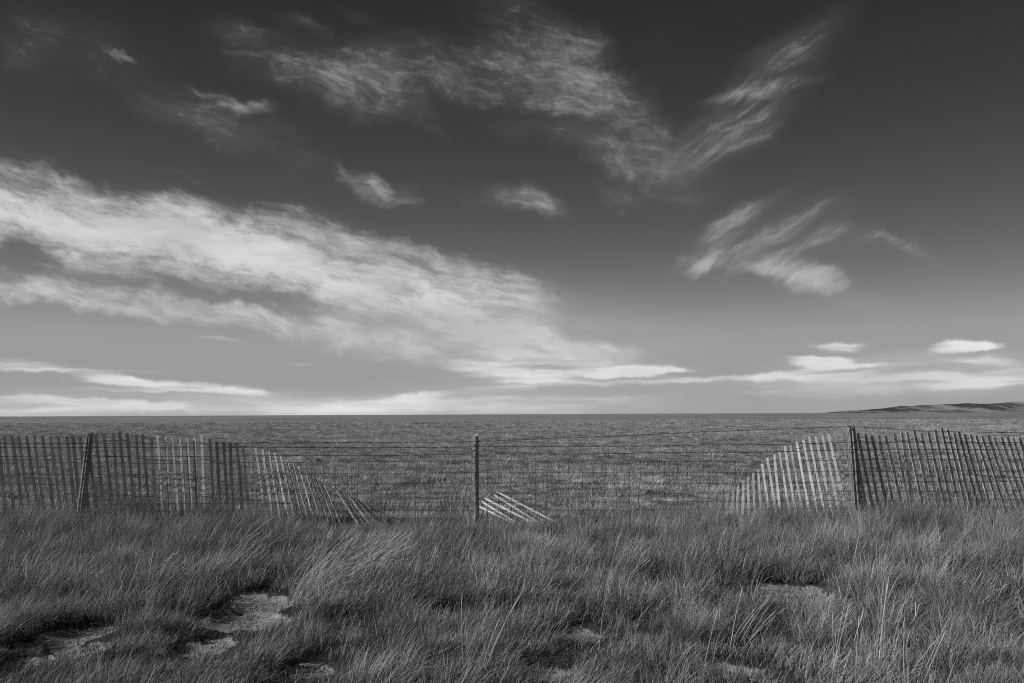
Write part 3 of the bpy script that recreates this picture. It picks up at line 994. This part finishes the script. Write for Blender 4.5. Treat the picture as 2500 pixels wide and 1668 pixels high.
BARB = [
    [(-700, 1083), (0, 1083), (460, 1082.5), (700, 1081.5), (940, 1080.5), (1161, 1078), (1420, 1068.5), (1640, 1058), (1860, 1050), (2070, 1041), (2160, 1046), (2275, 1054), (2400, 1055.5), (2500, 1056), (3200, 1050)],
    [(-700, 1093), (0, 1092.5), (460, 1093), (940, 1093), (1161, 1091), (1420, 1090), (1640, 1088), (1860, 1086), (2070, 1080), (2500, 1080), (3200, 1077)],
    [(-700, 1115), (0, 1114), (460, 1114), (940, 1112), (1161, 1109.5), (1420, 1108), (1860, 1104), (2070, 1098), (2500, 1097), (3200, 1094)]]
MESH = [
    [(-700, 1131), (0, 1130), (460, 1131), (940, 1127), (1161, 1125.5), (1440, 1126), (1860, 1126.5), (2070, 1123), (2500, 1121), (3200, 1117)],
    [(-700, 1160), (0, 1159), (460, 1158), (940, 1156), (1161, 1154), (1440, 1154), (1860, 1153.5), (2070, 1151), (2500, 1149), (3200, 1146)],
    [(-700, 1184), (0, 1183), (460, 1182.5), (940, 1182), (1161, 1180.5), (1440, 1180), (1860, 1180), (2070, 1177), (2500, 1175), (3200, 1172)],
    [(-700, 1209), (0, 1208), (460, 1208), (940, 1206), (1161, 1204.5), (1440, 1204), (1860, 1204), (2070, 1200), (2500, 1199), (3200, 1196)],
    [(-700, 1233), (0, 1232), (460, 1230), (940, 1228), (1161, 1226.5), (1440, 1226), (1860, 1225), (2070, 1222), (2500, 1219), (3200, 1216)],
    [(-700, 1253), (0, 1252), (460, 1249), (940, 1247), (1161, 1246.5), (1440, 1246), (1860, 1244), (2070, 1241), (2500, 1238), (3200, 1236)],
    [(-700, 1272), (0, 1271), (460, 1268), (940, 1266), (1161, 1265), (1440, 1264), (1860, 1262), (2070, 1259), (2500, 1256), (3200, 1254)]]
WIRE_Y = FENCE_Y - 0.058           # stapled to the near side of the posts

for k, keys in enumerate(BARB):
    V, F = [], []
    xs = np.arange(-700, 3201, 22.0)
    line = [at(x, poly_at(keys, x) + 0.5 * math.sin(x * 0.013 + k), WIRE_Y) for x in xs]
    for ph in (0, math.pi):
        pts = []
        for q, p in enumerate(line):
            a = q * 2.1 + ph
            pts.append(p + Vector((0, math.cos(a), math.sin(a))) * 0.0024)
        tube(V, F, pts, 0.0020, 4)
    g = np.random.default_rng(60 + k)
    x = -690.0
    while x < 3190:
        p = at(x, poly_at(keys, x) + 0.5 * math.sin(x * 0.013 + k), WIRE_Y)
        a0 = g.uniform(0, 6.28)
        for q in range(2):
            a = a0 + q * 1.6
            dv = Vector((g.uniform(-0.4, 0.4), math.cos(a), math.sin(a))) * 0.015
            off = Vector((0.004 * (q * 2 - 1), 0, 0))
            tube(V, F, [p + off - dv, p + off, p + off + dv], [0.0008, 0.0026, 0.0008], 3)
        x += 24.5 + g.normal(0, 0.8)
    o = bpy.data.objects.new('barbed_wire', mesh_from('barbed_wire', V, F, MAT_WIRE))
    link(o, fence)
for k, keys in enumerate(MESH):
    V, F = [], []
    xs = np.arange(-700, 3201, 28.7)
    pts = [at(x, poly_at(keys, x) + 0.6 * math.sin(x * 0.02 + k * 2), WIRE_Y) for x in xs]
    tube(V, F, pts, 0.0021 if k else 0.0026, 4)
    link(bpy.data.objects.new('line_wire', mesh_from('line_wire', V, F, MAT_WIRE)), fence)
g = np.random.default_rng(5)
x0 = 962.0
for s_ in range(-36, 78):
    if s_ * 28.7 + x0 < -300 or s_ * 28.7 + x0 > 2800:
        continue
    x = x0 + s_ * 28.7 + g.normal(0, 1.2)
    if min(abs(x - 208), abs(x - 1161), abs(x - 2083)) < 12:
        continue
    V, F = [], []
    pts = []
    xx = x
    for k, keys in enumerate(MESH):
        xx = xx + g.normal(-0.4, 0.9)
        p = at(xx, poly_at(keys, xx) + 0.6 * math.sin(xx * 0.02 + k * 2), WIRE_Y - 0.003)
        if pts:
            pts.append((pts[-1] + p) / 2 + Vector((g.normal(0, 0.003), 0, 0)))
        pts.append(p)
    tube(V, F, pts, 0.0023, 4)
    for p in pts[::2]:                                   # the knots
        tube(V, F, [p + Vector((-0.006, -0.002, 0)), p + Vector((0.006, -0.002, 0))], 0.004, 4)
    link(bpy.data.objects.new('stay_wire', mesh_from('stay_wire', V, F, MAT_WIRE)), fence)
# staples and wraps where the wires meet the posts
for o_, (top, bot) in zip(POSTS, (((220, 1057), (200, 1232)), ((1161, 1062), (1161, 1250)), ((2077, 1040), (2091, 1225)))):
    for q, keys in enumerate(BARB + MESH[:5]):
        yy = poly_at(keys, top[0])
        t = (yy - top[1]) / (bot[1] - top[1])
        xx = top[0] + (bot[0] - top[0]) * t
        p = at(xx, yy, WIRE_Y - 0.002)
        V, F = [], []
        tube(V, F, [p + Vector((0.004, 0.02, 0.012)), p + Vector((0.003, 0, 0.006)), p + Vector((0.002, 0, -0.006)), p + Vector((0.001, 0.02, -0.012))], 0.0018, 4)
        st = bpy.data.objects.new('staple', mesh_from('staple', V, F, MAT_WIRE_TIE))
        COL.objects.link(st)
        mw = Matrix.Identity(4)
        st.parent = o_
        st.matrix_parent_inverse = o_.matrix_world.inverted()

# ------------------------------------------------------------------ the snow fence of laths, fallen in the middle
LATH = 1.22


def lath(parent, xt, yt, xb, yb, twist, label, seed, store, base_y=None, full=True, slump=0.0, narrow=1.0):
    """one lath whose visible line runs from (xt, yt) down to (xb, yb); leaned away until it is as long as a lath"""
    g = np.random.default_rng(seed)
    yg = FENCE_Y + 0.056 + g.normal(0, 0.0025) if base_y is None else base_y
    # foot: carry the line on to the ground
    lo, hi = yb - 5, yb + 260
    for _ in range(40):
        mid_ = (lo + hi) / 2
        xm = xt + (xb - xt) * (mid_ - yt) / (yb - yt)
        if at(xm, mid_, yg).z > 0.0:
            lo = mid_
        else:
            hi = mid_
    xm = xt + (xb - xt) * (lo - yt) / (yb - yt)
    B = at(xm, lo, yg)
    eye = Vector((0, 0, EYE))
    d = ray(xt, yt)
    # |eye + t d - B| = length
    Lv = (at(xt, yt, yg) - B).length                     # its length if it stood upright
    Ll = Lv * 0.9                                        # upright in the run, its foot sunk in the grass
    if not slump and base_y == FENCE_Y + 0.22:
        Ll = LATH
    if slump and Lv < LATH:
        Ll = Lv + (LATH - Lv) * slump
    oc = eye - B
    a, b_, c_ = d.dot(d), 2 * d.dot(oc), oc.dot(oc) - Ll ** 2
    disc = b_ * b_ - 4 * a * c_
    if disc > 0 and full:
        T = eye + d * ((-b_ + math.sqrt(disc)) / (2 * a))
        if T.y < yg - 0.02:
            T = at(xt, yt, yg)
    else:
        T = at(xt, yt, yg + 0.02)
    ax = (T - B).normalized()
    Lr = (T - B).length
    nrm = (Vector((0, -1, 0)) - ax * ax.dot(Vector((0, -1, 0)))).normalized()
    rot = Matrix.Rotation(-R(twist), 3, ax)
    nrm = (rot @ nrm).normalized()
    wd = ax.cross(nrm).normalized()
    hw, ht = (0.0185 if base_y is None or base_y != FENCE_Y + 0.22 else 0.0125) * narrow * g.uniform(0.86, 1.12), 0.0045 * g.uniform(0.85, 1.3)
    V, F = [], []
    rows = 6
    bow, swp = g.normal(0, 0.003), g.normal(0, 0.004)
    for k in range(rows + 1):
        t = k / rows
        off = math.sin(math.pi * t)
        h2 = hw * (1 + g.normal(0, 0.03))
        for (sx, sy) in ((-1, -1), (1, -1), (1, 1), (-1, 1)):
            top_cut = (sx * g.normal(0, 0.004) + g.normal(0, 0.002)) if k == rows else 0
            V.append((sx * h2 + swp * off, sy * ht + bow * off, t * Lr + top_cut))
    for k in range(rows):
        for s_ in range(4):
            a1_, b1_ = k * 4 + s_, k * 4 + (s_ + 1) % 4
            F.append((a1_, b1_, b1_ + 4, a1_ + 4))
    F.append((3, 2, 1, 0))
    F.append(tuple(rows * 4 + s_ for s_ in range(4)))
    o = bpy.data.objects.new('slat', mesh_from('slat', V, F, MAT_SLAT, smooth=False))
    M = Matrix((wd, -nrm, ax)).transposed().to_4x4()     # local x = width, -y = face, z = up the lath
    M.translation = B
    COL.objects.link(o)
    o.parent = parent
    o.matrix_parent_inverse = parent.matrix_world.inverted()
    o.matrix_world = M
    if label:
        o['label'] = label
    store.append((B, T, nrm))
    return o


def tie_wires(parent, store, levels, seed):
    """double wires woven in front of and behind every lath"""
    g = np.random.default_rng(seed)
    for lv in levels:
        V, F = [], []
        for ph in (0, 1):
            pts = []
            for k, (B, T, nrm) in enumerate(store):
                f = lv / LATH
                p = B + (T - B) * f
                side = 1 if (k + ph) % 2 == 0 else -1
                p = p + nrm * (0.0075 * side)
                if pts:
                    m_ = (pts[-1] + p) / 2
                    m_.z += g.normal(0, 0.004) - 0.004
                    pts.append(m_)
                pts.append(p)
            tube(V, F, pts, 0.0017, 4)
        link(bpy.data.objects.new('tie_wire', mesh_from('tie_wire', V, F, MAT_WIRE_TIE)), parent)


def from_crop(rows, ox, oy, sc):
    return [(ox + a / sc, oy + b / sc, ox + c / sc, oy + d / sc, tw) for (a, b, c, d, tw) in rows]


crop1 = from_crop([
    (-20, 160, 50, 950, -12), (50, 165, 150, 900, -12), (140, 165, 255, 950, -12), (222, 168, 330, 890, -12), (315, 170, 430, 890, -12), (410, 165, 510, 880, -12), (505, 170, 610, 860, -12),
    (600, 165, 700, 870, -12), (693, 168, 790, 870, -12), (797, 165, 870, 850, -12), (870, 165, 955, 850, -12), (955, 165, 1020, 700, -12), (1040, 150, 1135, 860, -14),
    (1147, 145, 1225, 880, -20), (1240, 130, 1320, 860, -20), (1355, 132, 1400, 870, -22), (1430, 115, 1510, 880, -20), (1520, 135, 1585, 770, -18), (1630, 155, 1675, 1000, -14),
    (1703, 155, 1765, 800, -12), (1805, 180, 1850, 850, -8), (1885, 180, 1925, 750, 10), (1985, 185, 2020, 850, 10), (2060, 200, 2120, 920, 14), (2155, 200, 2210, 980, 16),
    (2240, 200, 2290, 930, 15), (2325, 200, 2355, 900, 19)], 0, 1030, 4.896)
crop2 = from_crop([
    (155, 145, 185, 850, 14), (245, 198, 280, 930, -20), (322, 228, 362, 920, -22), (405, 232, 450, 920, -21), (480, 248, 515, 950, -15), (555, 248, 610, 960, -12),
    (625, 270, 690, 950, -8), (710, 285, 780, 980, 2), (772, 300, 870, 980, 12), (850, 318, 945, 950, 20), (925, 342, 1030, 950, 26), (992, 360, 1130, 1010, 30),
    (1062, 395, 1205, 1040, 34), (1135, 440, 1275, 1020, 36), (1200, 480, 1335, 1000, 36), (1268, 510, 1420, 1060, 36), (1340, 560, 1480, 1010, 36), (1410, 605, 1570, 1050, 36),
    (1455, 620, 1640, 1080, 36), (1535, 660, 1705, 1070, 34), (1672, 740, 1870, 1050, 38), (1755, 790, 1930, 1050, 40), (1808, 812, 1965, 1020, 36),
    (1885, 860, 2050, 1030, 36), (1945, 905, 2080, 1040, 40), (2020, 942, 2170, 1070, 40), (2085, 965, 2270, 1070, 40)], 460, 1030, 4.7)
crop3 = from_crop([
    (1085, 972, 1165, 1012, 0), (1110, 915, 1270, 1010, -4), (1150, 880, 1530, 1075, -6), (1255, 840, 1600, 1055, 0), (1290, 805, 1780, 1060, 3)], 940, 1030, 4.7)
crop5 = from_crop([
    (150, 1150, 120, 1290, 32), (215, 1095, 205, 1270, 32), (292, 1050, 280, 1280, 34), (365, 985, 345, 1260, 34), (440, 905, 425, 1270, 34), (500, 865, 515, 1240, 34), (583, 795, 600, 1220, 32),
    (650, 735, 690, 1210, 32), (708, 665, 790, 1210, 32), (783, 580, 880, 1230, 30), (885, 530, 960, 1210, 30), (955, 490, 1090, 1290, 22), (1035, 410, 1190, 1310, 26), (1115, 395, 1285, 1320, 24),
    (1205, 350, 1380, 1330, 34), (1297, 315, 1490, 1300, 32), (1385, 275, 1585, 1250, 38), (1480, 275, 1670, 1200, 28), (1573, 260, 1780, 1200, 26), (1660, 235, 1860, 1130, 22), (1762, 210, 1920, 1120, 14),
    (1865, 210, 2010, 1000, 5), (1960, 205, 2090, 940, 0), (2000, 205, 2180, 1200, 0)], 1740, 1020, 5.875)
crop6 = from_crop([
    (180, 195, 355, 1060, -19), (285, 215, 435, 1020, -17), (365, 230, 535, 1000, -10), (455, 230, 620, 1010, -8), (540, 235, 720, 1020, -9), (660, 210, 820, 1020, -7), (755, 190, 890, 1010, -8), (820, 185, 1000, 1000, -11),
    (915, 165, 1110, 1070, -10), (1010, 210, 1190, 1020, -9), (1100, 190, 1300, 1060, -10), (1190, 155, 1390, 1100, -11), (1275, 140, 1490, 1120, -17), (1352, 155, 1560, 1060, -19), (1435, 200, 1620, 1000, -19),
    (1497, 190, 1700, 990, -19), (1570, 215, 1790, 1020, -19), (1645, 210, 1870, 1020, -17), (1722, 230, 1960, 1010, -15), (1800, 235, 2040, 990, -14), (1880, 235, 2130, 1000, -11), (1955, 250, 2220, 1000, -9),
    (2050, 245, 2310, 1020, -10), (2130, 250, 2370, 1000, -11), (2205, 255, 2440, 1000, -11), (2290, 260, 2520, 1000, -11), (2370, 262, 2600, 1000, -11), (2450, 262, 2680, 1000, -12), (2530, 264, 2760, 1000, -12)], 2060, 1020, 5.34)
more_left = [(-4 - 19 * k, 1063, 10 - 19 * k, 1224, -13) for k in range(1, 9)][::-1]

f_left = empty('snow_fence', at(300, 1290, FENCE_Y + 0.1))
tag(f_left, 'slatted snow fence behind the leaning post, sagging to the ground at its right end', 'fence', 'runs of the collapsed slatted snow fence')
store = []
for k, r in enumerate(more_left + crop1 + crop2):
    # between the posts the run bellies out over the plain and comes back to the wires where it sinks
    back = 0.045 * float(sstep(24, 37, k) * (1 - sstep(38, 51, k)))
    near_post = 185 < (r[0] + r[2]) / 2 < 222
    lath(f_left, *r, None, 100 + k, store, base_y=FENCE_Y + (0.062 if near_post else 0.044) + 0.004 * math.sin(k * 1.7) + back, slump=0.0, narrow=0.92 if k > 40 else 1.0)
tie_wires(f_left, store, (0.2, 0.44, 0.68, 0.92, 1.12), 1)
f_mid = empty('snow_fence', at(1200, 1285, FENCE_Y + 0.2))
tag(f_mid, 'short fallen run of pale slats lying at the foot of the middle post', 'fence', 'runs of the collapsed slatted snow fence')
store = []
for k, r in enumerate(crop3):
    lath(f_mid, *r, None, 300 + k, store, base_y=FENCE_Y + 0.22)
tie_wires(f_mid, store, (0.15, 0.44, 0.72, 1.0), 2)
f_right = empty('snow_fence', at(2100, 1280, FENCE_Y + 0.1))
tag(f_right, 'slatted snow fence behind the thick round post, its sunlit left end sinking into the grass', 'fence', 'runs of the collapsed slatted snow fence')
store = []
for k, r in enumerate(crop5 + crop6):
    # right of the post the run swings out towards the wires
    out_ = FENCE_Y + 0.056 - 0.075 * float(sstep(0, 5, k - len(crop5)))
    lath(f_right, *r, None, 400 + k, store, base_y=out_ + 0.004 * math.sin(k * 2.3), slump=1.0 if k < 21 else 0.0, narrow=0.85 if k < 21 else 1.0)
tie_wires(f_right, store, (0.2, 0.44, 0.68, 0.92, 1.12), 3)


# ------------------------------------------------------------------ tall pale stalks standing out of the verge
def stalks(name, items, label, cat, group, seed, r0=0.0027, mat=None, head=True):
    """one plant: a fan of stalks, each ((foot px), (tip px), bend)"""
    g = np.random.default_rng(seed)
    V, F, S = [], [], []
    cxs = []
    for (bp, tp, bend) in items:
        gb = on_ground(*bp)
        B = Vector((gb.x, gb.y, float(height(gb.x, gb.y)) - 0.02))
        T = at(tp[0], tp[1], gb.y + g.normal(0, 0.03))
        mid_ = B.lerp(T, 0.5) + Vector((-(T.z - B.z) * bend, 0, (T.x - B.x) * bend * 0.6))
        pts, rad_ = [], []
        nseg = 10
        for k in range(nseg + 1):
            t = k / nseg
            pts.append(B * (1 - t) ** 2 + mid_ * (2 * t * (1 - t)) + T * t * t + Vector((g.normal(0, 0.0012), 0, 0)))
            r = r0 * (1 - 0.55 * t)
            if head and t > 0.8:
                r = r0 * (1.15 if t < 0.95 else 0.5)
            rad_.append(r)
        n0 = len(V)
        tube(V, F, pts, rad_, 4)
        S += [g.uniform(0.0, 1.0)] * (len(V) - n0)
        cxs.append(B)
    c = sum(cxs, Vector()) / len(cxs)
    me = mesh_from(name, [v - c for v in V], F, mat or MAT_STALK)
    a = me.attributes.new('shade', 'FLOAT', 'POINT')
    a.data.foreach_set('value', S)
    o = bpy.data.objects.new(name, me)
    o.location = c
    COL.objects.link(o)
    tag(o, label, cat, group, 'thing')
    return o


def fan(g, bx0, bx1, by0, by1, tips, n_, jx=22, jy=22):
    out_ = []
    for k in range(n_):
        tx, ty = tips[k % len(tips)]
        f = g.uniform(0, 1)
        out_.append(((bx0 + (bx1 - bx0) * f, g.uniform(by0, by1)), (tx + g.normal(0, jx), ty + abs(g.normal(0, jy))), g.uniform(0.04, 0.16)))
    return out_


g = np.random.default_rng(77)
GT = 'tall pale grass plants rising above the verge'
stalks('grass_plant', fan(g, 495, 560, 1405, 1428, [(586, 1240), (647, 1256), (622, 1285), (690, 1282), (660, 1305), (560, 1290), (600, 1330)], 26),
       'tall pale bent grass clump at left, just above the bare sandy patch', 'tall grass', GT, 1, 0.0021)
stalks('grass_plant', fan(g, 690, 810, 1425, 1475, [(804, 1278), (842, 1284), (880, 1300), (900, 1292), (860, 1340), (830, 1320), (790, 1330)], 84, 34, 40),
       'widest and densest clump of tall pale arching grass, right of the bare sandy patch', 'tall grass', GT, 2, 0.0018)
stalks('grass_plant', fan(g, 800, 910, 1400, 1450, [(942, 1278), (984, 1276), (1000, 1290), (955, 1320), (925, 1330), (1010, 1350)], 34, 18, 24),
       'tall pale grass clump leaning right below the gap left of the middle post', 'tall grass', GT, 3)
stalks('grass_plant', fan(g, 320, 410, 1420, 1455, [(433, 1322), (475, 1360), (340, 1316), (352, 1342), (400, 1350)], 12),
       'faint thin clump of a few tall stalks, farthest left of the tall grass', 'tall grass', GT, 4)
stalks('grass_plant', [((1164, 1668), (1286, 1428), 0.05), ((1168, 1670), (1221, 1508), 0.06), ((1158, 1668), (1200, 1535), 0.05), ((1172, 1672), (1270, 1452), 0.06), ((1160, 1672), (1190, 1560), 0.03)],
       'bundle of straight pale stems slanting right at the bottom edge, below the middle post', 'tall grass', GT, 5, 0.0024)
stalks('grass_plant', fan(g, 1490, 1530, 1405, 1440, [(1551, 1290), (1593, 1322), (1578, 1350), (1530, 1330)], 11, 10, 14),
       'small pale grass clump right of the fallen slats, in the middle of the verge', 'tall grass', GT, 6)
stalks('grass_plant', [((1808, 1578), (1927, 1478), 0.10), ((1800, 1572), (1884, 1454), 0.08), ((1785, 1568), (1906, 1424), 0.06), ((1815, 1585), (1880, 1475), 0.08), ((1790, 1560), (1870, 1470), 0.1), ((1775, 1575), (1850, 1480), 0.1),
                      ((1805, 1590), (1895, 1490), 0.1), ((1780, 1585), (1815, 1430), 0.04)],
       'pale arching grass clump below the thin bare streak on the right', 'tall grass', GT, 7)
stalks('grass_plant', [((2030, 1668), (2102, 1290), 0.03), ((2040, 1668), (2033, 1492), 0.02), ((2044, 1670), (2110, 1484), -0.02), ((2026, 1672), (2075, 1470), 0.02), ((2088, 1660), (2098, 1502), 0.02), ((2048, 1672), (2040, 1540), 0.02)],
       'tall sparse straight stems at lower right, left group of the three', 'tall grass', GT, 8, 0.0032)
stalks('grass_plant', [((2143, 1668), (2148, 1432), 0.01), ((2141, 1668), (2170, 1408), 0.03), ((2157, 1668), (2240, 1378), 0.04), ((2140, 1672), (2164, 1450), 0.0), ((2205, 1670), (2208, 1506), 0.0), ((2188, 1668), (2247, 1470), 0.04)],
       'tallest straight stems at lower right, below the thick round post', 'tall grass', GT, 9, 0.0032)
stalks('grass_plant', [((2209, 1668), (2292, 1558), 0.10), ((2243, 1668), (2317, 1508), 0.02), ((2231, 1668), (2236, 1470), 0.0), ((2250, 1672), (2310, 1540), 0.03)],
       'bent and forked stems at lower right, nearest the right edge of the straight stems', 'tall grass', GT, 10, 0.0032)
stalks('grass_plant', [((2339, 1502), (2443, 1432), 0.05), ((2346, 1518), (2500, 1468), 0.12), ((2342, 1484), (2400, 1392), 0.03), ((2350, 1512), (2420, 1450), 0.06), ((2352, 1508), (2470, 1420), 0.08)],
       'low pale stems sweeping out to the right edge of the verge', 'tall grass', GT, 11)
GS = 'single tall stalks'
for k, (items, lab) in enumerate([
        ([((1433, 1427), (1433, 1258), 0.015)], 'single thin upright stalk right of the fallen slats, tip near the fence'),
        ([((1462, 1594), (1516, 1296), 0.06)], 'single long stalk kinked to the right, lower middle right of the verge'),
        ([((1135, 1664), (1128, 1446), 0.03)], 'single long upright stalk at the bottom edge, below the middle post'),
        ([((2121, 1468), (2113, 1370), 0.0)], 'short single stalk tilted left, below the thick round post'),
        ([((2110, 1394), (2160, 1322), 0.02)], 'single slanting stalk just below the thick round post'),
        ([((1715, 1642), (1754, 1488), 0.04)], 'single curved stalk left of the pale arching clump at lower right')]):
    stalks('grass_stalk', items, lab, 'stalk', GS, 40 + k, 0.0024)

# ------------------------------------------------------------------ pale spoil of a burrow in the plain, behind the sagging slats
bc = on_ground(748, 1130)
gx, gy = np.meshgrid(np.linspace(-1.3, 1.3, 40), np.linspace(-1.0, 1.0, 30))
q = (gx / 1.2) ** 2 + (gy / 0.9) ** 2
gz = 0.16 * np.clip(1 - q, 0, 1) ** 0.8 * (1 + 0.7 * fbm(gx * 3, gy * 3, 3, 70)) - 0.26 * np.exp(-(((gx - 0.75) / 0.28) ** 2 + ((gy + 0.25) / 0.3) ** 2)) - 0.05 * sstep(0.8, 1.4, q)
WX, WY = bc.x + gx, bc.y + gy
V = np.stack([gx.ravel(), gy.ravel(), (gz + height(WX, WY) + 0.01).ravel()], 1)
i, j = np.meshgrid(np.arange(29), np.arange(39), indexing='ij')
quads = np.stack([i * 40 + j, i * 40 + j + 1, (i + 1) * 40 + j + 1, (i + 1) * 40 + j], -1).reshape(-1, 4)
mt, t, b = new_mat('burrow_soil', 0.95, 0.1)
fn_ = noise(t, pos(t), 9, 6, 0.7, dims='3D')
t.links.new(maprange(t, fn_, 0.3, 0.7, 0.10, 0.42, smooth=False), b.inputs['Base Color'])
bump(t, b, fn_, 0.05)
mound = bpy.data.objects.new('burrow_mound', big_mesh('burrow_mound', V, quads.ravel(), np.arange(len(quads)) * 4, mt))
mound.location = (bc.x, bc.y, 0)
link(mound)
tag(mound, 'low mound of pale dug soil with a dark hole behind the sagging slats', 'burrow')
